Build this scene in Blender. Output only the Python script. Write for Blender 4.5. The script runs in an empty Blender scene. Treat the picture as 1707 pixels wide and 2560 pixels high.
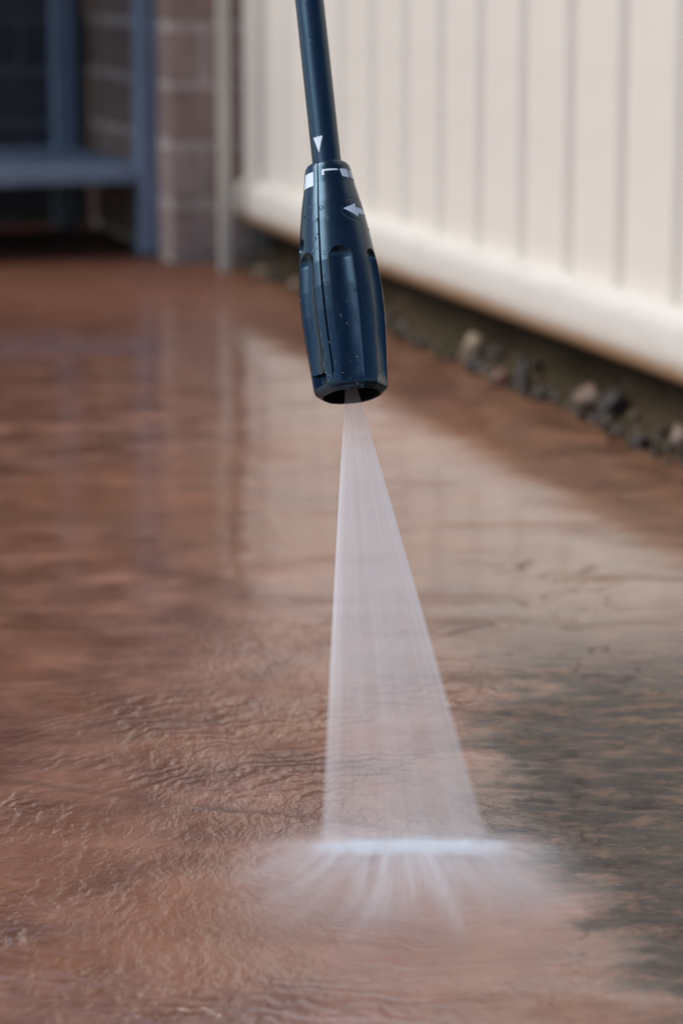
import bpy, bmesh, math, random
import numpy as np
from mathutils import Vector, Matrix

random.seed(7)
rng = np.random.default_rng(11)
SC = bpy.context.scene
COL = SC.collection
R = math.radians

# ------------------------------------------------------------------ camera
cam = bpy.data.cameras.new('camera')
cam.sensor_fit = 'VERTICAL'
cam.sensor_height = 36.0
cam.lens = 90.6
cam.clip_start = 0.05
cam.clip_end = 400
cam.dof.use_dof = True
cam.dof.focus_distance = 1.325
cam.dof.aperture_fstop = 7.2
cam.dof.aperture_blades = 0
camo = bpy.data.objects.new('camera', cam)
COL.objects.link(camo)
camo.location = (0, 0, 0.4323)
camo.rotation_euler = (R(90 - 11.7), 0, 0)
SC.camera = camo

# ------------------------------------------------------------------ sky and sun
SUN_ELEV, SUN_AZ = 50.0, 262.0          # azimuth clockwise from +Y (the view direction)
world = bpy.data.worlds.new('World')
SC.world = world
world.use_nodes = True
wn, wl = world.node_tree.nodes, world.node_tree.links
bg = wn['Background']
sky = wn.new('ShaderNodeTexSky')
sky.sky_type = 'NISHITA'
sky.sun_disc = False
sky.sun_elevation = R(SUN_ELEV)
sky.sun_rotation = R(SUN_AZ)
sky.air_density = 1.0
sky.dust_density = 1.0
sky.ozone_density = 1.0
wl.new(sky.outputs[0], bg.inputs[0])
bg.inputs[1].default_value = 0.095
sl = bpy.data.lights.new('sun', 'SUN')
sl.energy = 2.3
sl.angle = R(40)
sl.color = (1.0, 0.945, 0.85)
so = bpy.data.objects.new('sun', sl)
COL.objects.link(so)
e, a_ = R(SUN_ELEV), R(SUN_AZ)
sd = Vector((math.sin(a_) * math.cos(e), math.cos(a_) * math.cos(e), math.sin(e)))
so.rotation_euler = sd.to_track_quat('Z', 'Y').to_euler()
so.location = sd * 20

vs = SC.view_settings
vs.view_transform = 'Standard'
vs.look = 'None'
vs.exposure = 0.6
vs.gamma = 1.0
vs.use_curve_mapping = False
cy = SC.cycles
cy.use_denoising = True
cy.volume_bounces = 3
cy.max_bounces = 10
cy.transparent_max_bounces = 16
cy.volume_step_rate = 0.5
cy.volume_max_steps = 256
cy.sample_clamp_indirect = 4.0
cy.caustics_reflective = False
cy.caustics_refractive = False


# ------------------------------------------------------------------ node helpers
class NT:
    def __init__(s, name):
        s.m = bpy.data.materials.new(name)
        s.m.use_nodes = True
        s.t = s.m.node_tree
        s.n, s.l = s.t.nodes, s.t.links
        s.b = s.n['Principled BSDF']
        s.out = s.n['Material Output']
        s.tc = s.n.new('ShaderNodeTexCoord')

    def put(s, sock, v):
        if hasattr(v, 'is_linked') or isinstance(v, bpy.types.NodeSocket):
            s.l.new(v, sock)
        elif isinstance(v, (tuple, list)) and len(v) == 3 and sock.type == 'RGBA':
            sock.default_value = (*v, 1)
        else:
            sock.default_value = v

    def math(s, op, a, b=0.0, c=None, clamp=False):
        n = s.n.new('ShaderNodeMath')
        n.operation = op
        n.use_clamp = clamp
        s.put(n.inputs[0], a)
        s.put(n.inputs[1], b)
        if c is not None:
            s.put(n.inputs[2], c)
        return n.outputs[0]

    def mr(s, v, a, b, c=0.0, d=1.0, smooth=True):
        n = s.n.new('ShaderNodeMapRange')
        n.interpolation_type = 'SMOOTHSTEP' if smooth else 'LINEAR'
        s.put(n.inputs[0], v)
        for i, q in enumerate((a, b, c, d)):
            s.put(n.inputs[1 + i], q)
        return n.outputs[0]

    def mix(s, f, a, b, op='MIX'):
        n = s.n.new('ShaderNodeMix')
        n.data_type = 'RGBA'
        n.blend_type = op
        s.put(n.inputs[0], f)
        s.put(n.inputs[6], a)
        s.put(n.inputs[7], b)
        return n.outputs[2]

    def noise(s, vec, scale, detail=3.0, rough=0.55, dist=0.0):
        n = s.n.new('ShaderNodeTexNoise')
        s.l.new(vec, n.inputs['Vector'])
        n.inputs['Scale'].default_value = scale
        n.inputs['Detail'].default_value = detail
        n.inputs['Roughness'].default_value = rough
        n.inputs['Distortion'].default_value = dist
        return n.outputs['Fac']

    def voro(s, vec, scale, feature='F1'):
        n = s.n.new('ShaderNodeTexVoronoi')
        n.feature = feature
        s.l.new(vec, n.inputs['Vector'])
        n.inputs['Scale'].default_value = scale
        return n.outputs['Distance']

    def mapping(s, vec, scale=(1, 1, 1), loc=(0, 0, 0), rot=(0, 0, 0)):
        n = s.n.new('ShaderNodeMapping')
        s.l.new(vec, n.inputs[0])
        n.inputs['Location'].default_value = loc
        n.inputs['Rotation'].default_value = rot
        n.inputs['Scale'].default_value = scale
        return n.outputs[0]

    def xyz(s, vec):
        n = s.n.new('ShaderNodeSeparateXYZ')
        s.l.new(vec, n.inputs[0])
        return n.outputs

    def comb(s, x, y, z):
        n = s.n.new('ShaderNodeCombineXYZ')
        for i, q in enumerate((x, y, z)):
            s.put(n.inputs[i], q)
        return n.outputs[0]

    def bump(s, h, strength=0.3, dist=0.01, normal=None):
        n = s.n.new('ShaderNodeBump')
        n.inputs['Strength'].default_value = strength
        n.inputs['Distance'].default_value = dist
        s.l.new(h, n.inputs['Height'])
        if normal is not None:
            s.l.new(normal, n.inputs['Normal'])
        return n.outputs[0]

    def attr(s, name):
        n = s.n.new('ShaderNodeAttribute')
        n.attribute_name = name
        return n.outputs['Fac']

    def rnd(s):
        n = s.n.new('ShaderNodeObjectInfo')
        return n.outputs['Random']

    def set(s, **kw):
        names = dict(color='Base Color', rough='Roughness', metal='Metallic', normal='Normal', coat='Coat Weight',
                     coat_rough='Coat Roughness', coat_ior='Coat IOR', coat_normal='Coat Normal', ior='IOR',
                     spec='Specular IOR Level', trans='Transmission Weight', alpha='Alpha')
        for k, v in kw.items():
            s.put(s.b.inputs[names[k]], v)
        return s.m


def painted(name, col, col2, rough=0.45, scale=9.0, bump=0.08, per_object=0.0):
    t = NT(name)
    g = t.tc.outputs['Object']
    n1 = t.noise(g, scale, 4)
    n2 = t.noise(g, scale * 14, 3)
    c = t.mix(t.mr(n1, 0.35, 0.7), col, col2)
    if per_object:
        c = t.mix(t.math('MULTIPLY', t.rnd(), per_object), c, tuple(q * 0.55 for q in col))
    return t.set(color=c, rough=t.mr(n2, 0.2, 0.8, rough - 0.08, rough + 0.12),
                 normal=t.bump(n2, bump, 0.002))


# ------------------------------------------------------------------ mesh helpers
def link(name, me, mat=None, parent=None, label=None, cat=None, group=None, kind=None, smooth=False):
    o = bpy.data.objects.new(name, me)
    COL.objects.link(o)
    if mat is not None and len(me.materials) == 0:
        me.materials.append(mat)
    if parent is not None:
        o.parent = parent
    for k, v in (('label', label), ('category', cat), ('group', group), ('kind', kind)):
        if v:
            o[k] = v
    if smooth:
        me.polygons.foreach_set('use_smooth', [True] * len(me.polygons))
    return o


def empty(name, loc, label, cat, group=None):
    o = bpy.data.objects.new(name, None)
    COL.objects.link(o)
    o.location = loc
    o['label'] = label
    o['category'] = cat
    if group:
        o['group'] = group
    return o


def pydata(name, v, f):
    me = bpy.data.meshes.new(name)
    me.from_pydata([tuple(map(float, q)) for q in v], [], f)
    me.update()
    return me


def box_mesh(name, sx, sy, sz, bevel=0.0, seg=1, base=False):
    bm = bmesh.new()
    bmesh.ops.create_cube(bm, size=1.0)
    for v in bm.verts:
        v.co = Vector((v.co.x * sx, v.co.y * sy, v.co.z * sz + (sz / 2 if base else 0)))
    if bevel:
        bmesh.ops.bevel(bm, geom=bm.edges[:], offset=bevel, segments=seg, affect='EDGES', profile=0.6)
    me = bpy.data.meshes.new(name)
    bm.to_mesh(me)
    bm.free()
    return me


def extrude_profile(name, pts, length, caps=True, jitter=None, n=1):
    """closed profile in (y, z), swept along +x from 0 to length"""
    k = len(pts)
    v, f = [], []
    for i in range(n + 1):
        x = length * i / n
        for (y, z) in pts:
            v.append((x, y, z))
    for i in range(n):
        for j in range(k):
            a, b = i * k + j, i * k + (j + 1) % k
            f.append((a, b, b + k, a + k))
    if caps:
        f.append(tuple(range(k))[::-1])
        f.append(tuple(range(n * k, n * k + k)))
    me = pydata(name, v, f)
    bm = bmesh.new()
    bm.from_mesh(me)
    bmesh.ops.recalc_face_normals(bm, faces=bm.faces[:])
    bm.to_mesh(me)
    bm.free()
    return me


def vnoise(x, y, seed):
    """smooth 2D value noise, numpy"""
    r = np.random.default_rng(seed)
    T = r.random((256, 256))
    xi, yi = np.floor(x).astype(int), np.floor(y).astype(int)
    fx, fy = x - xi, y - yi
    fx, fy = fx * fx * fx * (fx * (6 * fx - 15) + 10), fy * fy * fy * (fy * (6 * fy - 15) + 10)
    g = lambda i, j: T[i % 256, j % 256]
    return ((g(xi, yi) * (1 - fx) + g(xi + 1, yi) * fx) * (1 - fy)
            + (g(xi, yi + 1) * (1 - fx) + g(xi + 1, yi + 1) * fx) * fy) * 2 - 1


def sstep(x, a, b):
    t = np.clip((x - a) / (b - a), 0, 1)
    return t * t * (3 - 2 * t)


# ================================================================== GROUND
IMP = (0.031, 1.248)      # where the fan of water strikes the ground

# joints pressed into the coloured concrete (world x, y)
JOINTS = [
    [(-0.60, 1.80), (-0.222, 1.626), (-0.13, 1.586), (-0.047, 1.550), (0.03, 1.520), (0.14, 1.47), (0.32, 1.41)],
    [(-0.60, 1.54), (-0.30, 1.412), (-0.188, 1.363), (-0.10, 1.327), (-0.019, 1.294), (0.08, 1.26), (0.3, 1.20)],
    [(-0.35, 1.56), (-0.24, 1.545), (-0.17, 1.556), (-0.13, 1.586)],
    [(0.02, 1.63), (0.11, 1.722), (0.14, 1.765), (0.157, 1.79), (0.178, 1.843), (0.194, 1.848), (0.30, 1.85)],
    [(0.10, 2.03), (0.17, 2.05), (0.32, 2.08)],
    [(0.06, 1.00), (0.10, 1.06), (0.13, 1.10), (0.19, 1.15)],
]


def seg_dist(x, y, pts):
    d = np.full(x.shape, 9.0)
    for (ax, ay), (bx, by) in zip(pts[:-1], pts[1:]):
        vx, vy = bx - ax, by - ay
        t = np.clip(((x - ax) * vx + (y - ay) * vy) / (vx * vx + vy * vy), 0, 1)
        d = np.minimum(d, np.hypot(x - ax - t * vx, y - ay - t * vy))
    return d


def axis(lo, hi, step0, grow, far):
    a = [lo]
    st = step0
    while a[-1] < hi:
        a.append(a[-1] + st)
        st *= grow
    up = [a[-1] + st]
    s2 = st
    while up[-1] < far:
        s2 *= 1.6
        up.append(up[-1] + s2)
    return a, up


ya, yu = axis(0.75, 4.9, 0.0026, 1.0028, 70)
yd, s2 = [], 0.004
q = 0.75
while q > -70:
    s2 *= 1.7
    q -= s2
    yd.append(q)
YS = np.array(yd[::-1] + ya + yu)
xa = list(np.arange(-0.56, 0.561, 0.0036))
xu, s2, q = [], 0.004, xa[-1]
while q < 70:
    s2 *= 1.7
    q += s2
    xu.append(q)
XS = np.array([-v for v in xu[::-1]] + xa + xu)
GX, GY = np.meshgrid(XS, YS)
wx = GX + 0.003 * vnoise(GX * 30, GY * 30, 1) + 0.0012 * vnoise(GX * 120, GY * 120, 2)
wy = GY + 0.003 * vnoise(GX * 30, GY * 30, 3) + 0.0012 * vnoise(GX * 120, GY * 120, 4)
jd = np.full(GX.shape, 9.0)
for J in JOINTS:
    jd = np.minimum(jd, seg_dist(wx, wy, J))
strength = 0.12 + 0.88 * np.clip(vnoise(GX * 14, GY * 14, 5) + 0.35, 0, 1)
joint = np.exp(-(jd / 0.0020) ** 2) * strength
joint_dirt = np.clip(np.exp(-(jd / 0.0026) ** 2) * strength, 0, 1)
fdist = (GX + 0.158) * (-0.9615) + (GY - 3.919) * (-0.2747)
fs = -((GX + 0.158) * (-0.2747) + (GY - 3.919) * 0.9615)
soil = (1 - sstep(fdist + 0.06 * vnoise(GX * 11, GY * 6, 41) + 0.03 * vnoise(GX * 40, GY * 22, 42), 0.01, 0.11)) * sstep(fdist, -0.3, -0.1)
soil = np.clip(soil * (0.75 + 0.25 * sstep(fs, 0.5, 1.4)), 0, 1)
cn = vnoise(wx * 9 + 1.3, wy * 13 + 0.4, 61) + 0.45 * vnoise(wx * 24, wy * 34, 62) + 0.2 * vnoise(wx * 60, wy * 80, 63)
cmask = np.clip(vnoise(GX * 7, GY * 7, 64) * 1.6 + 0.25, 0, 1)
side = 0.35 + 0.65 * sstep(GX, -0.02, 0.10)
crease = np.exp(-(cn / 0.045) ** 2) * cmask * side * sstep(GY, 2.5, 1.9)
joint_dirt = np.clip(joint_dirt + 0.75 * crease, 0, 1)
joint = np.clip(joint + 0.45 * crease, 0, 1)
near = np.exp(-((GX - IMP[0]) ** 2 + (GY - IMP[1]) ** 2) / 0.5 ** 2)
inz = (np.abs(GX) < 3) & (GY < 6) & (GY > -2)
GZ = (0.00040 * vnoise(GX * 5, GY * 3.2, 21) + 0.00016 * vnoise(GX * 13, GY * 8, 22)
      + 0.00009 * vnoise(GX * 34, GY * 30, 23) * near)
# chipped relief of the stamped surface on the side that is still dirty
rel = sstep(GX + 0.05 * vnoise(GX * 9, GY * 9, 30), 0.05, 0.13) * sstep(GY, 1.75, 1.45)
GZ += rel * (0.0010 * vnoise(GX * 38, GY * 70, 31) + 0.0007 * vnoise(GX * 85, GY * 160, 32))
GZ -= 0.0016 * joint
GZ = np.where(inz, GZ, 0.0)
ny, nx = GX.shape
V = np.stack([GX, GY, GZ], -1).reshape(-1, 3)
idx = np.arange(ny * nx).reshape(ny, nx)
Q = np.stack([idx[:-1, :-1], idx[:-1, 1:], idx[1:, 1:], idx[1:, :-1]], -1).reshape(-1, 4)
gme = bpy.data.meshes.new('ground')
gme.vertices.add(len(V))
gme.vertices.foreach_set('co', V.astype(np.float32).ravel())
gme.loops.add(Q.size)
gme.loops.foreach_set('vertex_index', Q.astype(np.int32).ravel())
gme.polygons.add(len(Q))
gme.polygons.foreach_set('loop_start', np.arange(0, Q.size, 4, dtype=np.int32))
gme.polygons.foreach_set('loop_total', np.full(len(Q), 4, dtype=np.int32))
gme.update()
at = gme.attributes.new('joint', 'FLOAT', 'POINT')
at.data.foreach_set('value', joint_dirt.astype(np.float32).ravel())
at = gme.attributes.new('soil', 'FLOAT', 'POINT')
at.data.foreach_set('value', soil.astype(np.float32).ravel())


def ground_material():
    t = NT('wet_terracotta_concrete')
    g = t.tc.outputs['Object']
    X, Y, Z = t.xyz(g)
    flat = t.comb(X, Y, 0.0)
    big = t.noise(flat, 3.2, 3)
    mid = t.noise(flat, 17, 5, 0.6)
    fine = t.noise(flat, 150, 4, 0.65)
    strk = t.noise(t.mapping(flat, (24, 48, 1), rot=(0, 0, 0.25)), 1.0, 6, 0.64)
    c = t.mix(t.mr(mid, 0.32, 0.70), (0.125, 0.047, 0.024), (0.262, 0.122, 0.079))
    c = t.mix(t.math('MULTIPLY', t.mr(big, 0.42, 0.64), 0.8), c, (0.235, 0.094, 0.045))
    c = t.mix(t.math('MULTIPLY', t.mr(t.noise(t.mapping(flat, (5, 9, 1), loc=(3, 1, 0)), 1.0, 4, 0.6), 0.54, 0.70), 0.55), c, (0.085, 0.040, 0.026))
    c = t.mix(t.math('MULTIPLY', t.mr(fine, 0.55, 0.75), 0.45), c, (0.13, 0.062, 0.048))
    c = t.mix(t.math('MULTIPLY', t.mr(fine, 0.30, 0.16), 0.40), c, (0.44, 0.27, 0.21))
    # algae and grime not yet washed away, right of the jet
    edge = t.math('ADD', X, t.math('MULTIPLY', t.math('SUBTRACT', t.noise(flat, 8, 4, 0.6), 0.5), 0.16))
    edge = t.math('ADD', edge, t.math('MULTIPLY', t.math('SUBTRACT', strk, 0.5), 0.10))
    lean = t.math('MULTIPLY', t.math('MAXIMUM', t.math('SUBTRACT', 1.29, Y), 0.0), 0.27)
    dirt = t.mr(t.math('SUBTRACT', edge, lean), 0.036, 0.140)
    heavy = t.math('MULTIPLY', dirt, t.mr(Y, 1.90, 1.33))
    strk2 = t.noise(t.mapping(flat, (40, 78, 1), rot=(0, 0, 0.32)), 1.0, 6, 0.68)
    grime = t.math('MULTIPLY', t.mr(heavy, 0.0, 0.7), t.mr(t.math('ADD', t.math('MULTIPLY', strk2, 0.55), t.math('ADD', t.math('MULTIPLY', strk, 0.30), t.math('MULTIPLY', fine, 0.15))), 0.40, 0.54))
    c = t.mix(t.math('MULTIPLY', t.math('MULTIPLY', dirt, t.mr(Y, 2.6, 1.7)), 0.50), c, (0.165, 0.132, 0.092))
    c = t.mix(t.math('MULTIPLY', heavy, 0.45), c, (0.085, 0.064, 0.048))
    c = t.mix(t.math('MULTIPLY', grime, 0.88), c, (0.038, 0.033, 0.029))
    # faint dark smudges everywhere
    sm = t.math('MULTIPLY', t.mr(t.noise(t.mapping(flat, (11, 24, 1)), 1.0, 5, 0.6), 0.60, 0.74), 0.5)
    c = t.mix(sm, c, (0.085, 0.050, 0.040))
    c = t.mix(t.math('MULTIPLY', t.mr(t.math('ADD', Y, t.math('MULTIPLY', big, 0.5)), 2.7, 3.5), 0.75), c, (0.115, 0.044, 0.027))  # far ground darkened in colour, standing in for shade from the walls
    c = t.mix(t.math('MULTIPLY', t.attr('joint'), 0.7), c, (0.045, 0.030, 0.025))
    # relief of the stamped stone, in the concrete only
    hb = t.math('ADD', t.math('MULTIPLY', t.math('ADD', strk, strk2), 0.6), t.math('MULTIPLY', fine, 0.5))
    soilm = t.attr('soil')
    c = t.mix(t.math('MULTIPLY', soilm, 0.85), c, t.mix(t.mr(mid, 0.35, 0.65), (0.075, 0.038, 0.020), (0.17, 0.078, 0.040)))
    nb = t.bump(hb, 0.8, 0.0026)
    # water film: calm far off, agitated round the strike
    dx, dy = t.math('SUBTRACT', X, IMP[0]), t.math('SUBTRACT', Y, IMP[1])
    r = t.math('SQRT', t.math('ADD', t.math('MULTIPLY', dx, dx), t.math('MULTIPLY', dy, dy)))
    warp = t.noise(flat, 22, 3, 0.55)
    warp2 = t.noise(flat, 75, 2, 0.5)
    ph = t.math('ADD', t.math('MULTIPLY', r, 430.0), t.math('ADD', t.math('MULTIPLY', warp, 26.0), t.math('MULTIPLY', warp2, 7.0)))
    ring = t.math('SINE', ph)
    rip = t.noise(t.mapping(flat, (1, 0.45, 1), rot=(0, 0, 0.25)), 74, 4, 0.58, 1.6)
    rip2 = t.noise(t.mapping(flat, (1, 0.55, 1), rot=(0, 0, -0.3)), 190, 3, 0.55, 1.0)
    patch = t.mr(t.noise(flat, 9, 2, 0.5), 0.40, 0.62)
    h = t.math('ADD', t.math('MULTIPLY', ring, t.math('MULTIPLY', patch, 0.30)),
               t.math('ADD', rip, t.math('MULTIPLY', rip2, 0.34)))
    act = t.math('MULTIPLY', t.mr(Y, 1.86, 1.42), t.mr(X, 0.26, 0.02, 0.55, 1.0))
    act = t.math('MULTIPLY', act, t.math('MAXIMUM', t.mr(X, -0.17, -0.06, 0.22, 1.0), t.mr(Y, 1.40, 1.24, 0.0, 0.8)))
    calm = t.noise(t.mapping(flat, (1.0, 0.8, 1)), 11, 2, 0.5)
    grit = t.noise(flat, 330, 3, 0.6)
    pm_ = t.noise(t.mapping(flat, (1, 0.8, 1), loc=(0.35, 0.2, 0)), 6.5, 3, 0.55)
    pmask = t.mr(pm_, 0.42, 0.60, 0.35, 1.0)
    front = t.math('SQRT', t.math('ADD', t.math('MULTIPLY', dx, dx), t.math('POWER', t.math('ADD', dy, 0.10), 2.0)))
    pmask = t.math('MULTIPLY', pmask, t.mr(front, 0.07, 0.15, 0.12, 1.0))
    nearm = t.mr(Y, 1.95, 1.5)
    hh = t.math('MULTIPLY', t.math('MULTIPLY', h, act), t.math('MULTIPLY', pmask, 0.0034))
    hh = t.math('ADD', hh, t.math('ADD', t.math('MULTIPLY', calm, 0.0011), t.math('MULTIPLY', t.noise(t.mapping(flat, (1, 0.7, 1)), 34, 2), 0.00020)))
    hh = t.math('ADD', hh, t.math('MULTIPLY', nearm, t.math('ADD', t.math('MULTIPLY', grit, 0.00024), t.math('MULTIPLY', t.noise(t.mapping(flat, (34, 40, 1), rot=(0, 0, 0.5)), 1.0, 5, 0.62), 0.0008))))
    nw = t.bump(hh, 1.0, 1.0)
    wet = t.math('MULTIPLY', t.mr(Y, 3.65, 3.05), t.mr(t.noise(flat, 5, 3), 0.18, 0.42, 0.8, 1.0))
    wet = t.math('MULTIPLY', wet, t.mr(soilm, 0.15, 0.9, 1.0, 0.12))
    wet = t.math('MULTIPLY', wet, t.mr(t.attr('joint'), 0.1, 0.8, 1.0, 0.15))
    wet = t.math('MULTIPLY', wet, t.mr(t.noise(t.mapping(flat, (7, 15, 1), loc=(2, 5, 0)), 1.0, 5, 0.62), 0.50, 0.66, 1.0, 0.45))
    wet = t.math('MULTIPLY', wet, t.mr(heavy, 0, 0.9, 1.0, 0.20))
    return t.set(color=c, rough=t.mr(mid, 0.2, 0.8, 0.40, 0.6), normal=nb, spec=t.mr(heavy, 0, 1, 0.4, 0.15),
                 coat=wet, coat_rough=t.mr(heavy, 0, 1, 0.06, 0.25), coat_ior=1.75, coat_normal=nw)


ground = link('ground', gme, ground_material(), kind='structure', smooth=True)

# ================================================================== BRICKWORK
FD = Vector((-0.2747, 0.9615, 0))        # direction the fence runs, away from the camera
FN = Vector((-0.9615, -0.2747, 0))       # its face
FANG = math.atan2(FD.y, FD.x)


def brick_material(name, lo, hi, dark):
    t = NT(name)
    g = t.tc.outputs['Object']
    rr = t.rnd()
    c = t.mix(rr, lo, hi)
    n = t.noise(t.mapping(g, (1, 1, 1)), 28, 5, 0.62)
    n2 = t.noise(g, 170, 3)
    c = t.mix(t.math('MULTIPLY', t.mr(n, 0.42, 0.72), 0.6), c, dark)
    return t.set(color=c, rough=0.85, normal=t.bump(t.math('ADD', n, t.math('MULTIPLY', n2, 0.5)), 0.5, 0.004))


M_brown = brick_material('brown_brick', (0.20, 0.135, 0.115), (0.27, 0.20, 0.18), (0.12, 0.085, 0.075))
M_pink = brick_material('pink_brick', (0.26, 0.175, 0.15), (0.34, 0.265, 0.25), (0.15, 0.095, 0.08))
M_shaded_brick = brick_material('shaded_brick', (0.030, 0.033, 0.046), (0.052, 0.056, 0.074), (0.020, 0.022, 0.030))  # darkened brick: shade of the recess put into the base colour
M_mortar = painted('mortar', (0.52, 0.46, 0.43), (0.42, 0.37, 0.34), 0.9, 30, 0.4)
M_mortar_shaded = painted('shaded_mortar', (0.125, 0.13, 0.145), (0.085, 0.09, 0.105), 0.9, 30, 0.4)  # mortar of the same wall, darkened for the same shade

BL, BH, BD, GAP = 0.230, 0.0765, 0.11, 0.013
COURSE = BH + GAP
brick_full = box_mesh('brick', BL, BD, BH, 0.004, 2)
brick_half = box_mesh('brick_half', (BL - GAP) / 2, BD, BH, 0.004, 2)
meshes = {}


def brick_wall(origin, direction, length, courses, mat, mortar_mat, label, first_off=0.0, z0=0.012):
    """bricks run from origin along direction; face is on the right-hand side of direction"""
    d = direction.normalized()
    ang = math.atan2(d.y, d.x)
    w = empty('brick_wall', origin, label, 'wall')
    w.rotation_euler = (0, 0, ang)
    H = courses * COURSE + z0
    mm = box_mesh('mortar', length - 0.004, BD - 0.012, H, 0, base=True)
    mo = link('mortar', mm, mortar_mat, w)
    mo.location = (length / 2, BD / 2, 0)
    for k in range(courses):
        x = -(BL + GAP) / 2 if (k % 2) else 0.0
        x -= first_off
        z = z0 + k * COURSE + BH / 2
        while x < length - 0.01:
            a, b = max(x, 0.0), min(x + BL, length)
            if b - a > 0.02:
                key = (round(b - a, 3), mat.name)
                if key not in meshes:
                    meshes[key] = box_mesh('brick', key[0], BD, BH, 0.004, 2)
                    meshes[key].materials.append(mat)
                o = link('brick', meshes[key], None, w)
                o.location = ((a + b) / 2, BD / 2 + random.uniform(-0.002, 0.002), z + random.uniform(-0.0015, 0.0015))
                o.rotation_euler = (random.uniform(-.006, .006), random.uniform(-.006, .006), random.uniform(-.006, .006))
            x += BL + GAP
    return w


CORNER = Vector((-0.263, 3.985, 0))
PD = Vector((0.9615, 0.2747, 0))          # along the pier front, to the right
# pier front: seen left of the fence post
brick_wall(CORNER, PD, 0.135, 22, M_pink, M_mortar, 'pinkish brown brick pier beside the pale fence post', first_off=0.06)
# side wall running back from the pier into the recess; its face is towards the rack
BACK = CORNER + FD * 0.70
brick_wall(BACK - FD * 0.004, -FD, 0.70 - BD - 0.010, 22, M_brown, M_mortar, 'brown brick side wall seen between the two blue rack posts', first_off=0.10)
# back wall of the recess, its shade put into brick and mortar colours
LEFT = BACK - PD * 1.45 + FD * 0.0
brick_wall(LEFT, PD, 1.445 + BD, 22, M_shaded_brick, M_mortar_shaded, 'brick wall behind the blue rack at the left, recess shade in its colour')

# ================================================================== RACK
M_rack = painted('slate_blue_paint', (0.165, 0.225, 0.325), (0.135, 0.185, 0.270), 0.42, 12, 0.10)
rack = empty('metal_rack', (-0.303, 4.085, 0), 'slate blue metal rack with a low shelf against the brick walls', 'rack')
RD = Vector((0.932, 0.363, 0))
rack.rotation_euler = (0, 0, math.atan2(RD.y, RD.x))
LEGW, RL, RW, RH = 0.038, 0.95, 0.50, 0.92
leg_me = box_mesh('leg', LEGW, LEGW, RH, 0.004, 2, base=True)
for (x, y) in ((0, 0), (0, RW), (-RL, 0), (-RL, RW)):
    o = link('leg', leg_me, M_rack, rack)
    o.location = (x, y, 0.004)
o = link('shelf', box_mesh('shelf', RL + LEGW - 0.006, RW + LEGW - 0.010, 0.027, 0.004, 2), M_rack, rack)
o.location = (-RL / 2, RW / 2, 0.131)
o = link('table_top', box_mesh('table_top', RL + 0.10, RW + 0.06, 0.03, 0.005, 2), M_rack, rack)
o.location = (-RL / 2, RW / 2, RH + 0.020)
for y in (0, RW):
    o = link('rail', box_mesh('rail', RL - LEGW - 0.004, 0.026, 0.03, 0.003, 1), M_rack, rack)
    o.location = (-RL / 2, y, RH - 0.03)

# ================================================================== FENCE
A0 = Vector((-0.158, 3.919, 0))          # far end of the bottom rail's face
M_sheet = painted('cream_sheet', (0.675, 0.640, 0.595), (0.64, 0.603, 0.56), 0.42, 2.0, 0.03)
fence = empty('fence', A0, 'cream ribbed metal fence with a pale bottom rail', 'fence')
fence.rotation_euler = (0, 0, math.atan2(-FD.y, -FD.x))   # local +x towards the camera, local -y ... see below
# local frame: +x runs towards the camera; FN is local
loc_n = Matrix.Rotation(-fence.rotation_euler.z, 3, 'Z') @ FN
NS = 1 if loc_n.y > 0 else -1             # sign of the visible face along local y
PITCH = 0.1402
FLEN = 2.55
# ribbed panel: broad flat pan and a narrow sunken rib
prof = [(0.0, -0.0125), (0.005, -0.0125), (0.0145, 0.0), (PITCH - 0.0145, 0.0), (PITCH - 0.005, -0.0125), (PITCH, -0.0125)]
v, f = [], []
TH = 0.0012
for z in (0.085, 1.78):
    for (x, y) in prof:
        v.append((x + 0.0003 * (1 if x < 0.01 else 0), y * NS, z))
    for (x, y) in prof:
        v.append((x + 0.0003 * (1 if x < 0.01 else 0), (y - TH) * NS, z))
k = len(prof)
for j in range(k - 1):
    f.append((j, j + 1, 2 * k + j + 1, 2 * k + j))
    f.append((k + j, 3 * k + j, 3 * k + j + 1, k + j + 1))
    f.append((j, k + j, k + j + 1, j + 1))
    f.append((2 * k + j, 2 * k + j + 1, 3 * k + j + 1, 3 * k + j))
f.append((0, 2 * k, 3 * k, k))
f.append((k - 1, 2 * k - 1, 4 * k - 1, 3 * k - 1))
panel_me = pydata('panel', v, f)
bm = bmesh.new()
bm.from_mesh(panel_me)
bmesh.ops.recalc_face_normals(bm, faces=bm.faces[:])
bmesh.ops.bevel(bm, geom=[e_ for e_ in bm.edges if abs(e_.verts[0].co.z - e_.verts[1].co.z) > 1 and 0.01 < e_.verts[0].co.x < PITCH - 0.01],
                offset=0.002, segments=2, affect='EDGES')
bm.to_mesh(panel_me)
bm.free()
panel_me.materials.append(M_sheet)
OFF = -0.026
x0 = -0.0766
xs = x0
while xs < FLEN:
    o = link('panel', panel_me, None, fence)
    o.location = (xs, OFF * NS, 0)
    xs += PITCH + 0.0004
FEND = xs


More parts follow.
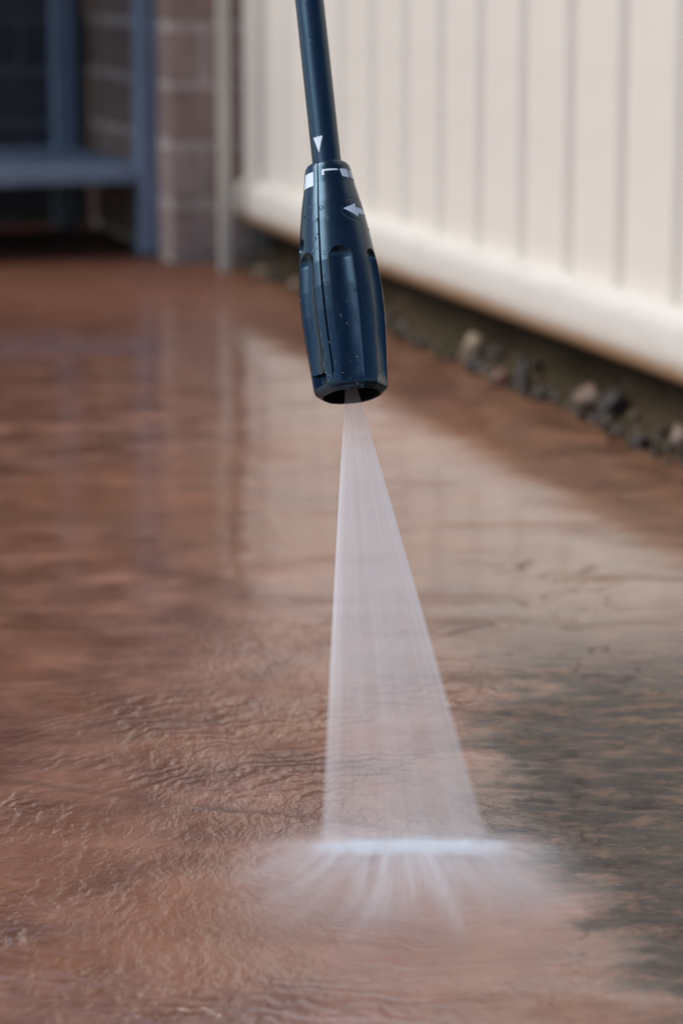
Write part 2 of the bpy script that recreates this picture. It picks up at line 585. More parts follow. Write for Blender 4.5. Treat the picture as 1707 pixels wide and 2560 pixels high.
def rail_material():
    t = NT('rail_paint')
    g = t.tc.outputs['Object']
    X, Y, Z = t.xyz(g)
    n = t.noise(t.mapping(g, (9, 40, 40)), 1.0, 5, 0.6)
    sp = t.noise(t.mapping(g, (30, 60, 60)), 1.0, 5, 0.65)
    c = t.mix(t.mr(n, 0.4, 0.7), (0.60, 0.575, 0.54), (0.55, 0.52, 0.48))
    splash = t.math('MULTIPLY', t.mr(t.math('ADD', Z, t.math('MULTIPLY', n, 0.016)), 0.108, 0.086), 0.95)
    c = t.mix(splash, c, (0.27, 0.17, 0.09))
    c = t.mix(t.math('MULTIPLY', t.mr(sp, 0.66, 0.76), 0.5), c, (0.33, 0.27, 0.21))
    return t.set(color=c, rough=0.38, normal=t.bump(n, 0.08, 0.002))


# rolled bottom rail: sloping top, upright face, turned-in lip
rp = [(-0.050, 0.1365), (-0.020, 0.1350), (-0.012, 0.1335), (-0.006, 0.1295), (-0.002, 0.1235), (0.0, 0.116), (0.0, 0.088),
      (-0.001, 0.080), (-0.004, 0.0735), (-0.009, 0.0705), (-0.016, 0.0695), (-0.050, 0.0695)]
rail_me = extrude_profile('bottom_rail', [(y * NS, z) for (y, z) in rp], FLEN + 0.05, n=24)
o = link('bottom_rail', rail_me, rail_material(), fence, smooth=False)
o.location = (-0.018, 0, 0)
rail_me.polygons.foreach_set('use_smooth', [len(p.vertices) == 4 for p in rail_me.polygons])
# top rail, above the picture
tr = extrude_profile('top_rail', [(y * NS, z) for (y, z) in ((-0.052, 1.75), (-0.001, 1.75), (0.0, 1.80), (-0.01, 1.815), (-0.045, 1.815), (-0.053, 1.80))], FLEN + 0.05)
link('top_rail', tr, M_sheet, fence).location = (-0.004, 0, 0)
# end channel filling the gap by the pale post; gap shade is in its colour
M_chan = painted('shaded_channel', (0.022, 0.025, 0.026), (0.032, 0.034, 0.033), 0.6, 20, 0.1)
o = link('end_channel', box_mesh('end_channel', 0.130, 0.022, 1.80, 0.003, 1, base=True), M_chan, fence)
o.location = (-0.030, (OFF - 0.0255) * NS, 0.0)
M_plinth = None


def plinth_material():
    t = NT('mossy_plinth')
    g = t.tc.outputs['Object']
    n = t.noise(g, 9, 5, 0.62)
    n2 = t.noise(g, 60, 4, 0.6)
    c = t.mix(t.mr(n, 0.38, 0.66), (0.048, 0.033, 0.019), (0.032, 0.026, 0.012))
    c = t.mix(t.mr(n2, 0.5, 0.75), c, (0.055, 0.040, 0.030))
    return t.set(color=c, rough=0.9, spec=0.12, normal=t.bump(n2, 0.6, 0.008))


# earth bank and plinth under the rail: rough lumpy face
nxp, nzp = 150, 8
v, f = [], []
for i in range(nxp + 1):
    x = -0.02 + (FLEN + 0.05) * i / nxp
    for j in range(nzp + 1):
        tt = j / nzp
        z = -0.004 + 0.0725 * tt
        y = -0.010 - 0.038 * sstep(np.array(tt), 0.0, 0.45)
        v.append((x, y, z))
v = np.array(v)
lump = vnoise(v[:, 0] * 22, v[:, 2] * 30, 51) * 0.014 + vnoise(v[:, 0] * 60, v[:, 2] * 70, 52) * 0.006
lowm = 1 - sstep(v[:, 2], 0.03, 0.06)
v[:, 1] += lump * (0.25 + 0.75 * lowm) * 1.0
v[:, 1] = np.minimum(v[:, 1], 0.012)
v[:, 1] *= NS
nb_ = len(v)
back = v.copy()
back[:, 1] = -0.0565 * NS
v = np.concatenate([v, back])
W = nzp + 1
for i in range(nxp):
    for j in range(nzp):
        a = i * W + j
        f.append((a, a + 1, a + W + 1, a + W))
        f.append((nb_ + a, nb_ + a + W, nb_ + a + W + 1, nb_ + a + 1))
    a = i * W
    f.append((a, a + W, nb_ + a + W, nb_ + a))
    a = i * W + nzp
    f.append((a, nb_ + a, nb_ + a + W, a + W))
for a0 in (0, nxp * W):
    for j in range(nzp):
        a = a0 + j
        f.append((a, a + 1, nb_ + a + 1, nb_ + a))
pb = link('light_stop_board', box_mesh('light_stop_board', FLEN + 0.10, 0.02, 0.125, 0.002, 1, base=True), plinth_material(), fence)  # unseen board added to stop light leaking under the rail
pb.location = ((FLEN + 0.05) / 2 - 0.02, -0.066 * NS, 0.002)
pm = pydata('earth_bank', v, f)
bm = bmesh.new()
bm.from_mesh(pm)
bmesh.ops.recalc_face_normals(bm, faces=bm.faces[:])
bm.to_mesh(pm)
bm.free()
bank = link('earth_bank', pm, plinth_material(), None, kind='structure', smooth=True)
bank.location = A0
bank.rotation_euler = fence.rotation_euler

# pale fence post in front of the gap
M_post = painted('greige_post', (0.50, 0.48, 0.43), (0.43, 0.41, 0.365), 0.5, 6, 0.05)
post = link('fence_post', extrude_profile('fence_post', [(-.006, -.008), (.006, -.008), (.0075, -.0065), (.0075, .008), (-.0075, .008), (-.0075, -.0065)], 1.8),
            M_post, None, 'slim greige upright post between brick pier and fence', 'post')
post.rotation_euler = (0, -math.pi / 2, 0)
post.location = (-0.1745, 3.868, 0.0)
pm = post.data
pm.transform(Matrix.Rotation(-math.pi / 2, 4, 'Y') @ Matrix.Rotation(math.pi / 2, 4, 'X'))
post.rotation_euler = (0, 0, math.atan2(FD.y, FD.x) - math.pi / 2)

# stones along the foot of the fence
M_stone = {}


def stone_mat(name, c1, c2):
    t = NT(name)
    g = t.tc.outputs['Object']
    n = t.noise(g, 45, 5, 0.6)
    return t.set(color=t.mix(t.mr(n, 0.35, 0.68), c1, c2), rough=0.6, normal=t.bump(n, 0.5, 0.006))


M_stone = dict(pale=stone_mat('pale_stone', (0.24, 0.18, 0.12), (0.13, 0.09, 0.06)),
               brown=stone_mat('brown_stone', (0.15, 0.10, 0.075), (0.10, 0.065, 0.05)),
               dark=stone_mat('dark_stone', (0.020, 0.016, 0.014), (0.035, 0.026, 0.022)),
               red=stone_mat('reddish_stone', (0.20, 0.105, 0.08), (0.14, 0.07, 0.055)))


def stone(s, n_off, size, mat, label, seed, squash=(1, 1, .8)):
    bm = bmesh.new()
    bmesh.ops.create_icosphere(bm, subdivisions=3, radius=1)
    r = random.Random(seed)
    ax = [(Vector((r.uniform(-1, 1), r.uniform(-1, 1), r.uniform(-1, 1))).normalized(), r.uniform(.42, .8)) for _ in range(11)]
    for vv in bm.verts:
        for (n_, d_) in ax:
            k_ = vv.co.dot(n_)
            if k_ > d_:
                vv.co -= n_ * (k_ - d_) * 0.97
        vv.co = Vector((vv.co.x * size * squash[0], vv.co.y * size * squash[1], vv.co.z * size * squash[2]))
    zmin = min(vv.co.z for vv in bm.verts)
    for vv in bm.verts:
        vv.co.z -= zmin + 0.0015
    me = bpy.data.meshes.new('stone')
    bm.to_mesh(me)
    bm.free()
    p = A0 - FD * s + FN * n_off
    o = link('stone', me, M_stone[mat], None, label, 'stone', 'stones along the foot of the fence', smooth=True)
    o.location = (p.x, p.y, 0)
    o.rotation_euler = (0, 0, r.uniform(0, 6))


# ------------------------------------------------------------------ stones placed along the fence (s metres from the far post)
stone(1.05, -0.020, 0.022, 'pale', 'pale round stone under the rail, just right of the nozzle', 3, (1, .9, .95))
stone(1.10, -0.012, 0.014, 'dark', 'small dark stone touching the pale round stone', 4)
stone(1.20, -0.004, 0.013, 'red', 'little reddish stone between the pale and the brown stones', 5)
stone(1.24, -0.010, 0.016, 'dark', 'small dark stone behind the little reddish stone', 6, (.7, .8, 1.2))
stone(1.42, -0.020, 0.022, 'brown', 'brown slanting stone under the rail towards the right', 8, (1.2, .8, .95))
stone(1.47, -0.022, 0.025, 'dark', 'large dark stone leaning beside the brown slanting stone', 9, (.9, .8, 1.1))
stone(1.60, 0.004, 0.011, 'dark', 'small dark stone lying out on the concrete near right edge', 10)
stone(1.66, -0.016, 0.018, 'brown', 'rough brown stone below the rail at the right edge', 12, (1, .9, 1.1))
stone(0.30, -0.014, 0.014, 'brown', 'brown stone below the rail just left of the nozzle', 13)
stone(0.11, -0.008, 0.014, 'pale', 'little pale stone beside the fence post', 14)

# loose dark rubble and clods packed along the foot
bmr = bmesh.new()
rr0 = random.Random(31)
for k_ in range(420):
    sd_ = rr0.uniform(0.02, 2.3)
    off = rr0.gauss(-0.012, 0.011)
    sz = rr0.choice([.003, .004, .005, .006, .008, .010]) * (1.0 if off < 0.0 else 0.6)
    p = A0 - FD * sd_ + FN * off
    up = max(0.0, -off - 0.008) * rr0.uniform(0.0, 1.3)
    res = bmesh.ops.create_icosphere(bmr, subdivisions=1, radius=1)
    ro = Matrix.Rotation(rr0.uniform(0, 6), 3, Vector((rr0.random(), rr0.random(), rr0.random() + .1)).normalized())
    sc = Vector((rr0.uniform(.7, 1.3), rr0.uniform(.7, 1.3), rr0.uniform(.5, .9)))
    for v_ in res['verts']:
        q_ = v_.co * rr0.uniform(.75, 1.15)
        q_ = ro @ Vector((q_.x * sc.x, q_.y * sc.y, q_.z * sc.z)) * sz
        v_.co = Vector((p.x, p.y, up + sz * 0.35)) + q_
rm = bpy.data.meshes.new('rubble')
bmr.to_mesh(rm)
bmr.free()
link('rubble', rm, stone_mat('rubble', (0.030, 0.021, 0.014), (0.070, 0.046, 0.030)), None, 'dark crumbled earth and rubble along the foot of the fence', 'rubble', kind='stuff')

# ================================================================== LANCE
TIP = Vector((0.00537568, 1.34433529, 0.21731315))
LX = Vector((0.99478164, 0.04140248, 0.09324872))
LY = Vector((0.0, 0.91396208, -0.4057996))
LZ = Vector((-0.1020269, 0.40368199, 0.9091927))
LM = Matrix((LX, LY, LZ)).transposed().to_4x4()
LM.translation = TIP
L = 0.128
KY = np.array([240, 246, 255, 270, 300, 440, 600, 750, 900, 1100, 1300, 1500, 1700, 1900, 2020, 2060, 2085, 2100, 2110.])
KR = np.array([.0086, .0102, .0112, .0119, .0125, .0140, .0163, .0180, .0194, .0212, .0221, .0222, .0215, .0204, .0199, .0197, .0192, .0184, .0172])
KS = (KY - 240) / 1870 * L


def Rp(s):
    return np.interp(s, KS, KR)


GROOVES = [3.8 + 60 * k_ for k_ in range(6)]


def angd(a, b):
    return (a - b + 180) % 360 - 180


def groove(th, s):
    """depth of the finger grooves, seam and notches; th in degrees, s in metres"""
    dep = np.zeros_like(th)
    for gc in GROOVES:
        d = np.abs(angd(th, gc))
        top = 0.0518 if abs(angd(gc, 3.8)) < 1 else 0.0518
        hw = 17.5
        # rounded upper end: distance in mm from a capsule
        xr = d / hw
        yy = np.clip((top + 0.0065 - s) / 0.0065, 0, None)
        rr = np.sqrt(xr ** 2 + yy ** 2)
        fade = (1 - 0.30 * sstep(s, 0.095, 0.115)) * (1 - 0.72 * sstep(s, 0.117, 0.1275))
        dep += (0.0041 * np.clip(1 - rr ** 2, 0, 1) ** 0.75) * fade
    seam = np.exp(-(angd(th, -26.3) / 0.75) ** 2) * sstep(s, -0.001, 0.001) * (1 - sstep(s, 0.118, 0.125))
    dep += 0.0013 * seam
    # oval hole on the left flank
    e1 = np.sqrt((angd(th, -74) / 13) ** 2 + ((s - 0.0462) / 0.0042) ** 2)
    dep += 0.0045 * (1 - sstep(e1, 0.8, 1.05))
    # square notch at the mouth, left
    e2 = np.maximum(np.abs(angd(th, -62)) / 17, np.abs(s - 0.1212) / 0.0034)
    dep += 0.0048 * (1 - sstep(e2, 0.88, 1.04))
    # raised oval pad round the arrow
    e3 = np.sqrt((angd(th, 46) / 32) ** 2 + ((s - 0.0305) / 0.0064) ** 2)
    dep += 0.00022 * np.exp(-((e3 - 1.0) / 0.05) ** 2)
    return dep


NTH, NSS = 540, 330
ss = np.concatenate([np.linspace(0, 0.005, 24)[:-1], np.linspace(0.005, 0.120, NSS)[:-1], np.linspace(0.120, L, 40)])
tg = np.arange(NTH) * 360.0 / NTH - 180
# refine angles round the seam
TT, SSG = np.meshgrid(tg, ss)
RR = Rp(SSG) - groove(TT, SSG)


def lance_pt(th, s, r):
    t_ = np.radians(th)
    return np.stack([r * np.sin(t_), -r * np.cos(t_), L - s], -1)


rows = [lance_pt(TT[i], SSG[i], RR[i]) for i in range(len(ss))]
# mouth: rim turned in, then a deep dark bell up to the tip
rim = RR[-1]
mean_r = rim.max()
for (k_, dz, mul) in ((0, 0.0008, .955), (1, 0.0010, .92), (2, 0.0006, .885), (3, -0.0015, .86), (4, -0.009, .82), (5, -0.0185, .70), (6, -0.0200, .40), (7, -0.0205, .20)):
    wgt = min(1.0, k_ / 2.0)
    base = (rim * (1 - wgt) + mean_r * wgt)
    rr_ = np.minimum(base * mul, rim * (0.965 - 0.022 * k_) if k_ < 5 else base * mul)
    rows.append(lance_pt(tg, np.full(NTH, L + dz), rr_))
NOUT = len(ss) + 3


def skin(rws, cap0, cap1):
    vv_ = np.concatenate(rws)
    nr = len(rws)
    I = np.arange(nr * NTH).reshape(nr, NTH)
    J = np.roll(I, -1, 1)
    q4 = np.stack([I[:-1], J[:-1], J[1:], I[1:]], -1).reshape(-1, 4)[:, ::-1]
    fc = [tuple(map(int, r_)) for r_ in q4]
    if cap0:
        fc.append(tuple(int(q_) for q_ in I[0]))
    if cap1:
        fc.append(tuple(int(q_) for q_ in I[-1][::-1]))
    return vv_, fc


vv, faces = skin(rows[:NOUT], True, False)
mv, mf = skin(rows[NOUT - 1:], False, True)


def plastic(name, c1, c2, rough, coat=0.0):
    t = NT(name)
    g = t.tc.outputs['Object']
    n = t.noise(g, 900, 2)
    sm = t.noise(t.mapping(g, (60, 60, 14)), 1.0, 4, 0.6)
    c = t.mix(t.mr(sm, 0.35, 0.7), c1, c2)
    t.b.inputs['Specular Tint'].default_value = (0.38, 0.68, 1.0, 1)  # blue of the reflected sky put into the specular tint
    return t.set(color=c, rough=t.mr(sm, 0.3, 0.75, rough, rough + 0.08), normal=t.bump(n, 0.05, 0.0004), spec=0.85, coat=coat, coat_rough=0.12)


M_plastic = plastic('black_plastic', (0.0008, 0.0018, 0.0040), (0.0014, 0.0028, 0.0060), 0.23)
M_tube = plastic('black_tube', (0.0014, 0.0034, 0.0072), (0.0022, 0.0048, 0.0098), 0.26)
M_white = painted('white_print', (0.60, 0.68, 0.80), (0.52, 0.61, 0.74), 0.45, 200, 0.03)

lance = empty('pressure_washer_lance', (0, 0, 0), 'black pressure washer lance with grooved nozzle, spraying a fan of water', 'lance')
lance.matrix_world = LM
body_me = pydata('nozzle', vv, faces)
body = link('nozzle', body_me, M_plastic, lance, smooth=True)
body_me.set_sharp_from_angle(angle=R(40))
t = NT('shaded_mouth')
M_mouth = t.set(color=t.mix(t.noise(t.tc.outputs['Object'], 300), (0.0012, 0.0012, 0.0014), (0.0022, 0.0021, 0.0022)), rough=0.65, spec=0.10)  # shade inside the mouth put into a dull near-black material
link('nozzle_mouth', pydata('nozzle_mouth', mv, mf), M_mouth, body, smooth=True)

# tube
TR = 0.0078
nseg = 64
zs = [L - 0.010, L - 0.002, L + 0.05, L + 0.2, L + 0.5, L + 0.95, L + 0.952]
rsz = [TR, TR, TR, TR, TR, TR, TR * .85]
vt, ft = [], []
for z_, r_ in zip(zs, rsz):
    for k_ in range(nseg):
        a = 2 * math.pi * k_ / nseg
        vt.append((r_ * math.sin(a), -r_ * math.cos(a), z_))
for i in range(len(zs) - 1):
    for k_ in range(nseg):
        a, b = i * nseg + k_, i * nseg + (k_ + 1) % nseg
        ft.append((a, b, b + nseg, a + nseg))
ft.append(tuple(range(nseg))[::-1])
ft.append(tuple(range((len(zs) - 1) * nseg, len(zs) * nseg)))
tube = link('tube', pydata('tube', vt, ft), M_tube, lance, smooth=True)
tube.data.set_sharp_from_angle(angle=R(40))

# brass tip inside the mouth
bm = bmesh.new()
bmesh.ops.create_cone(bm, cap_ends=True, segments=32, radius1=0.0021, radius2=0.0052, depth=0.016)
bmesh.ops.translate(bm, verts=bm.verts[:], vec=(0, 0, 0.0125))
bmesh.ops.bevel(bm, geom=[e_ for e_ in bm.edges], offset=0.0004, segments=2, affect='EDGES')
tm = bpy.data.meshes.new('jet_tip')
bm.to_mesh(tm)
bm.free()
t = NT('brass')
M_brass = t.set(color=t.mix(t.noise(t.tc.outputs['Object'], 600), (0.62, 0.50, 0.28), (0.5, 0.42, 0.26)), metal=1.0, rough=0.3)
link('jet_tip', tm, M_brass, lance, smooth=True)


def decal(name, poly, surf, parent, mat, sub=5, lift=0.00012):
    """flat print wrapped on the lance: polygon in (degrees, metres)"""
    bm = bmesh.new()
    vs_ = [bm.verts.new((p[0] / 1000.0 * 0.25, p[1], 0)) for p in poly]
    bm.faces.new(vs_)
    bm.normal_update()
    bmesh.ops.triangulate(bm, faces=bm.faces[:])
    for _ in range(sub):
        long_ = [e_ for e_ in bm.edges if e_.calc_length() > 0.0009]
        if not long_:
            break
        bmesh.ops.subdivide_edges(bm, edges=long_, cuts=1)
        bmesh.ops.triangulate(bm, faces=bm.faces[:])
    for v_ in bm.verts:
        th, s = v_.co.x * 4000.0, v_.co.y
        r_ = surf(th, s) + lift
        a = math.radians(th)
        v_.co = Vector((r_ * math.sin(a), -r_ * math.cos(a), L - s))
    bmesh.ops.recalc_face_normals(bm, faces=bm.faces[:])
    ext = bmesh.ops.extrude_face_region(bm, geom=bm.faces[:])
    for v_ in [g_ for g_ in ext['geom'] if isinstance(g_, bmesh.types.BMVert)]:
        rad = Vector((v_.co.x, v_.co.y, 0)).normalized()
        v_.co += rad * 0.00006
    me = bpy.data.meshes.new(name)
    bmesh.ops.recalc_face_normals(bm, faces=bm.faces[:])
    bm.to_mesh(me)
    bm.free()
    return link(name, me, mat, parent)


surf_b = lambda th, s: float(Rp(s) - groove(np.array([float(th)]), np.array([float(s)]))[0])
surf_t = lambda th, s: TR
MM = 0.001
decal('triangle_mark', [(-48, -14.2 * MM), (-7.5, -14.2 * MM), (-29, -5.2 * MM)], surf_t, tube, M_white)
decal('square_mark', [(-70, 6.2 * MM), (-38, 6.6 * MM), (-38, 14.8 * MM), (-73, 14.2 * MM)], surf_b, body, M_white)
decal('bracket_mark', [(-16, 6.5 * MM), (22.5, 6.7 * MM), (22.3, 7.5 * MM), (-11, 7.6 * MM), (-11, 9.9 * MM), (-16, 9.9 * MM)], surf_b, body, M_white)
decal('spray_mark', [(27.5, 6.6 * MM), (50, 6.2 * MM), (52.5, 11.0 * MM), (31.5, 11.0 * MM)], surf_b, body, M_white)
decal('spray_mark', [(55, 6.6 * MM), (72, 6.2 * MM), (78, 11.6 * MM), (58, 10.6 * MM)], surf_b, body, M_white)
decal('arrow_mark', [(18.5, 30.6 * MM), (46, 26.8 * MM), (45.5, 29.1 * MM), (70, 28.9 * MM), (84, 31.0 * MM), (71.5, 32.2 * MM), (49.0, 32.5 * MM), (46, 34.6 * MM)], surf_b, body, M_white)

# beads of water standing on the lance
t = NT('water_bead')
M_bead = t.set(color=(0.95, 0.97, 1.0), rough=0.02, ior=1.33, trans=1.0, normal=t.bump(t.noise(t.tc.outputs['Object'], 700, 1), 0.02, 0.0005))
bmall = bmesh.new()


def bead(th, s, size, surf, stretch=1.0):
    r_ = surf(th, s)
    a = math.radians(th)
    n_ = Vector((math.sin(a), -math.cos(a), 0))
    tx = Vector((math.cos(a), math.sin(a), 0))
    tz = Vector((0, 0, 1))
    c_ = Vector((r_ * n_.x, r_ * n_.y, L - s))
    res = bmesh.ops.create_icosphere(bmall, subdivisions=2, radius=1)
    for v_ in res['verts']:
        p = v_.co.copy()
        bulge = 1.0 + 0.35 * max(0, -p.z) * (stretch - 1)
        v_.co = c_ + tx * p.x * size * bulge + tz * p.z * size * stretch + n_ * p.y * -size * 0.5


rb = random.Random(5)
for (th, s, z_) in ((-19, .0552, .0009), (5, .0616, .0006), (-21, .0724, .0009), (-36.5, .0992, .0011), (15, .1136, .0013), (-1, .1244, .0008), (7.5, .1262, .0010), (-34, .046, .0009), (-30, .0435, .0007), (-22, .068, .0006), (-28.5, .075, .0006)):
    bead(th, s, z_, surf_b, 1.25)
for k_ in range(110):
    th = rb.choice([rb.gauss(-45, 14), rb.uniform(-85, 30), rb.uniform(-90, 85), rb.gauss(8, 9)])
    s = rb.uniform(0.02, 0.124) ** 1.0
    if rb.random() < 0.35:
        s = rb.uniform(0.075, 0.125)
    bead(th, s, rb.choice([.0004, .0005, .0006, .0007, .0010]), surf_b, rb.uniform(0.9, 1.6))
for k_ in range(45):
    bead(rb.uniform(-85, 70), -rb.uniform(0.003, 0.11), rb.choice([.00025, .0003, .0004]), surf_t, rb.uniform(.9, 1.5))
wm = bpy.data.meshes.new('water_beads')
bmall.to_mesh(wm)
bmall.free()
wb = link('water_beads', wm, M_bead, lance, smooth=True, kind='stuff')

# ================================================================== WATER
# fan of spray: a thin wedge of fine droplets from the jet to the ground
APEX = TIP + LZ * 0.0155
spray = link('water_spray', bpy.data.meshes.new('water_spray'), None, None,
             'white translucent fan of water jetting from the nozzle to the ground', 'spray')
SM = LM.copy()
SM.translation = APEX
spray.matrix_world = SM
SMI = SM.inverted()
LENT = 0.0145 + 0.2395
UW = 0.172


def fan_half(t_):
    return 0.0011 + 0.00055 * 0 + max(0.0, t_) * UW


def fan_thick(t_):
    return 0.0016 + 0.034 * t_


NTt = 40
v, f = [], []
ring_n = 28
for i in range(NTt + 1):
    t_ = 0.003 + (LENT - 0.003) * i / NTt
    w_, d_ = fan_half(t_) * 1.04, fan_thick(t_)
    for k_ in range(ring_n):
        a = 2 * math.pi * k_ / ring_n
        ca, sa = math.cos(a), math.sin(a)
        x = w_ * math.copysign(abs(ca) ** 0.6, ca) * 1.0 + 0.008 * t_
        y = d_ * math.copysign(abs(sa) ** 0.8, sa)
        p = Vector((x, y, -t_))
        if i == NTt:
            # run on to the ground plane
            wp = SM @ p
            o_ = SM @ Vector((0.0, 0.0, 0.0))
            dirw = (wp - o_)
            k2 = (0.0012 - o_.z) / dirw.z
            p = SMI @ (o_ + dirw * k2)
        v.append(tuple(p))
for i in range(NTt):
    for k_ in range(ring_n):
        a, b = i * ring_n + k_, i * ring_n + (k_ + 1) % ring_n
        f.append((a, b, b + ring_n, a + ring_n))
f.append(tuple(range(ring_n)))
f.append(tuple(range(NTt * ring_n, (NTt + 1) * ring_n))[::-1])
spray.data.from_pydata(v, [], f)
bm = bmesh.new()
bm.from_mesh(spray.data)
bmesh.ops.recalc_face_normals(bm, faces=bm.faces[:])
bm.to_mesh(spray.data)
bm.free()


def volume_mat(name, col, aniso):
    t = NT(name)
    t.n.remove(t.b)
    pv = t.n.new('ShaderNodeVolumePrincipled')
    pv.inputs['Color'].default_value = (*col, 1)
    pv.inputs['Anisotropy'].default_value = aniso
    t.l.new(pv.outputs[0], t.out.inputs['Volume'])
    return t, pv


def spray_material():
    t, pv = volume_mat('spray_mist', (0.945, 0.938, 0.97), 0.0)
    X, Y, Z = t.xyz(t.tc.outputs['Object'])
    T = t.math('MAXIMUM', t.math('MULTIPLY', Z, -1.0), 0.004)
    xs_ = t.math('SUBTRACT', X, t.math('MULTIPLY', T, 0.008))
    U = t.math('DIVIDE', t.math('DIVIDE', xs_, T), UW)
    AU = t.math('ABSOLUTE', U)
    lim = t.math('ADD', 1.0, t.math('DIVIDE', 0.0064, T))
    AUN = t.math('DIVIDE', AU, lim)
    VY = t.math('DIVIDE', t.math('ABSOLUTE', Y), t.math('ADD', 0.0016, t.math('MULTIPLY', T, 0.034)))
    st = t.noise(t.comb(t.math('MULTIPLY', U, 13.0), t.math('MULTIPLY', T, 5.0), 0.0), 1.0, 4, 0.6)
    st2 = t.noise(t.comb(t.math('MULTIPLY', U, 3.0), t.math('MULTIPLY', T, 3.0), 3.7), 1.0, 2, 0.5)
    amp = t.mr(st, 0.25, 0.75, 0.84, 1.16, False)
    amp = t.math('MULTIPLY', amp, t.mr(st2, 0.3, 0.7, 0.78, 1.22, False))
    edge = t.math('ADD', 1.0, t.math('MULTIPLY', t.math('MULTIPLY', t.mr(AUN, 0.82, 0.93), t.mr(T, 0.05, 0.16, 0.2, 0.4)), 1.0))
    cut = t.mr(AUN, 1.0, t.mr(T, 0.02, 0.25, 0.97, 0.84))
    yf = t.mr(VY, 1.0, 0.1)
    # clear sheet at the tip, breaking into droplets, thinning as it widens
    young = t.mr(T, 0.016, 0.070, 0.10, 1.0)
    rho = t.math('DIVIDE', 9.0, t.math('ADD', 0.012, T))
    thin = t.mr(T, 0.08, 0.25, 1.0, 0.42)
    d = rho
    for q_ in (amp, edge, cut, yf, young, thin):
        d = t.math('MULTIPLY', d, q_)
    t.l.new(t.math('MULTIPLY', d, 2.6), pv.inputs['Density'])
    return t.m


spray.data.materials.append(spray_material())

# splash: low veil thrown forward from the strike line
spl = bpy.data.meshes.new('water_splash')
v, f = [], []
nu, nw_ = 36, 30
X0, X1, Y0, Y1 = -0.085, 0.155, 1.262, 1.085


def splash_top(x, y):
    du = abs((x - 0.033)) / 0.06
    back = max(0.0, (1.252 - y)) / 0.18
    e1_ = max(0.0, 1 - max(0, du - 0.75) / 1.5)
    ramp = min(1.0, max(0.0, (1.258 - y) / 0.016))
    h_ = (0.013 * math.exp(-((y - 1.246) / 0.012) ** 2) * max(0.0, min(1.0, (1.5 - du) / 0.5)) + 0.024 * ramp * math.exp(-back * 1.1)) * e1_
    return max(0.0, h_) + 0.003


for i in range(nu + 1):
    x = X0 + (X1 - X0) * i / nu
    for j in range(nw_ + 1):
        y = Y0 + (Y1 - Y0) * (j / nw_)
        edgef = min(1.0, 6 * min(i / nu, 1 - i / nu, j / nw_ * 2, 1 - j / nw_))
        v.append((x, y, 0.0012 + splash_top(x, y) * max(0.03, edgef)))
n_ = len(v)
v += [(p[0], p[1], 0.0011) for p in v[:n_]]
W = nw_ + 1
for i in range(nu):
    for j in range(nw_):
        a = i * W + j
        f.append((a, a + 1, a + W + 1, a + W))
        f.append((n_ + a, n_ + a + W, n_ + a + W + 1, n_ + a + 1))
for i in range(nu):
    for j_ in (0, nw_):
        a = i * W + j_
        f.append((a, a + W, n_ + a + W, n_ + a))
for j in range(nw_):
    for i_ in (0, nu):
        a = i_ * W + j
        f.append((a, a + 1, n_ + a + 1, n_ + a))
spl.from_pydata(v, [], f)
bm = bmesh.new()
bm.from_mesh(spl)
bmesh.ops.recalc_face_normals(bm, faces=bm.faces[:])
bm.to_mesh(spl)
bm.free()


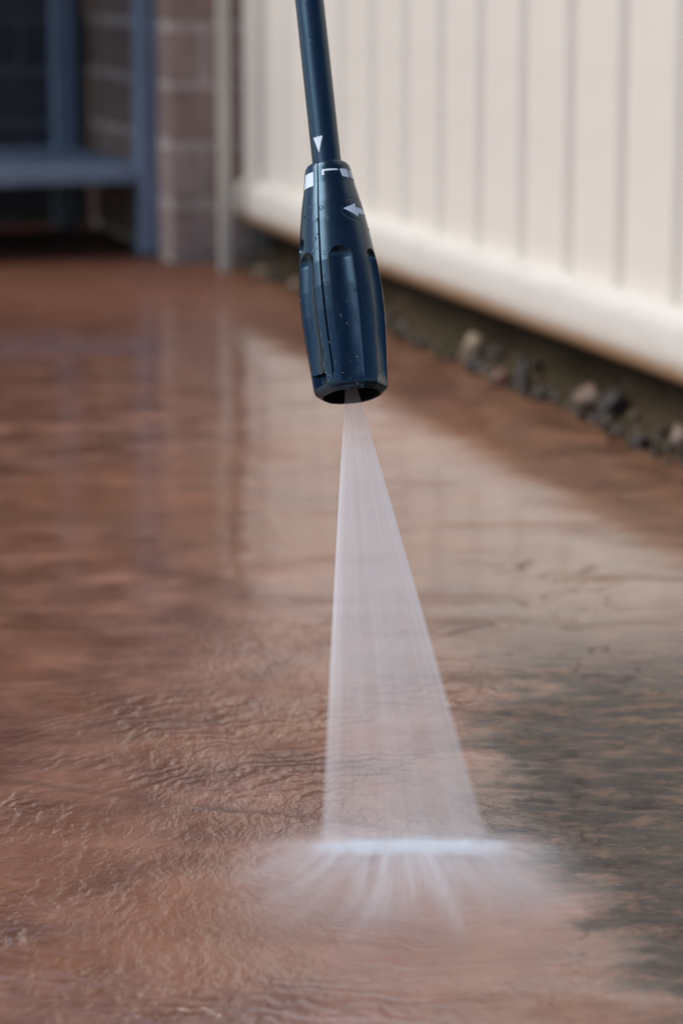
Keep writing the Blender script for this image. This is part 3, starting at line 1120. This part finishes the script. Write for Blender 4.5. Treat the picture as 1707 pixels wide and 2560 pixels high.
def splash_material():
    t, pv = volume_mat('splash_mist', (0.90, 0.94, 1.0), 0.0)
    X, Y, Z = t.xyz(t.tc.outputs['Object'])
    dx = t.math('SUBTRACT', X, 0.032)
    # bright strike line with ragged ends
    flat = t.comb(X, Y, 0.0)
    wob = t.noise(t.comb(t.math('MULTIPLY', X, 45.0), 0.0, 0.0), 1.0, 4, 0.6)
    yl = t.math('SUBTRACT', t.math('ADD', 1.2455, t.math('MULTIPLY', t.math('SUBTRACT', wob, 0.5), 0.014)), Y)
    # sharp towards the back, trailing off to the front
    prof_ = t.math('MULTIPLY', t.mr(yl, -0.004, 0.002), t.mr(yl, 0.020, 0.001))
    endw = t.math('ADD', t.math('ABSOLUTE', t.math('SUBTRACT', dx, 0.003)), t.math('MULTIPLY', t.math('SUBTRACT', t.noise(flat, 130, 3), 0.5), 0.018))
    line = t.math('MULTIPLY', prof_, t.mr(endw, 0.054, 0.020))
    line = t.math('MULTIPLY', line, t.mr(Z, 0.0062, 0.0))
    line = t.math('MULTIPLY', line, t.mr(t.noise(t.comb(t.math('MULTIPLY', X, 120.0), t.math('MULTIPLY', Y, 60.0), 1.0), 1.0, 4, 0.6), 0.3, 0.7, 0.35, 1.5))
    # streaks fanning out towards the viewer
    yc = t.math('SUBTRACT', 1.312, Y)
    ang = t.math('ARCTAN2', dx, yc)
    ang = t.math('ADD', ang, t.math('MULTIPLY', t.math('SUBTRACT', t.noise(flat, 14, 1), 0.5), 0.07))
    rr = t.math('SQRT', t.math('ADD', t.math('MULTIPLY', dx, dx), t.math('MULTIPLY', yc, yc)))
    s1 = t.noise(t.comb(t.math('MULTIPLY_ADD', ang, 17.0, 0.83), t.math('MULTIPLY', rr, 9.0), 5.37), 1.0, 5, 0.70)
    s2_ = t.noise(t.comb(t.math('MULTIPLY', ang, 2.2), t.math('MULTIPLY', rr, 16.0), 8.0), 1.0, 3, 0.5)
    streak = t.math('MULTIPLY', t.mr(s1, 0.32, 0.74, 0.20, 1.5), t.mr(s2_, 0.3, 0.7, 0.55, 1.2))
    yf = t.math('SUBTRACT', 1.2475, Y)
    on = t.mr(yf, -0.006, 0.004)
    fall = t.math('MULTIPLY', on, t.math('POWER', 2.718, t.math('MULTIPLY', yf, t.mr(t.noise(t.comb(t.math('MULTIPLY', ang, 5.0), 0.0, 2.2), 1.0, 3, 0.6), 0.3, 0.7, -46.0, -12.0))))
    fall2 = t.math('MULTIPLY', on, t.math('POWER', 2.718, t.math('MULTIPLY', yf, -11.0)))
    lat = t.mr(t.math('ABSOLUTE', ang), 1.0, 0.25)
    low = t.mr(Z, 0.0075, 0.0)
    low2 = t.mr(Z, 0.022, 0.0)
    ends = t.math('MULTIPLY', t.mr(yf, 0.160, 0.08), t.mr(t.math('ABSOLUTE', dx), 0.105, 0.05))
    out = t.math('MULTIPLY', t.math('MULTIPLY', streak, fall), t.math('MULTIPLY', lat, low))
    veil = t.math('MULTIPLY', t.math('MULTIPLY', t.mr(s1, 0.3, 0.7, 0.5, 1.3), fall2), t.math('MULTIPLY', lat, low2))
    both = t.math('ADD', t.math('MULTIPLY', out, 150.0), t.math('MULTIPLY', veil, 24.0))
    d = t.math('ADD', t.math('MULTIPLY', line, 900.0), t.math('MULTIPLY', both, ends))
    t.l.new(d, pv.inputs['Density'])
    return t.m


spl.materials.append(splash_material())
splash = link('water_splash', spl, None, None, 'white splash and mist spreading forward where the jet strikes the ground', 'splash')
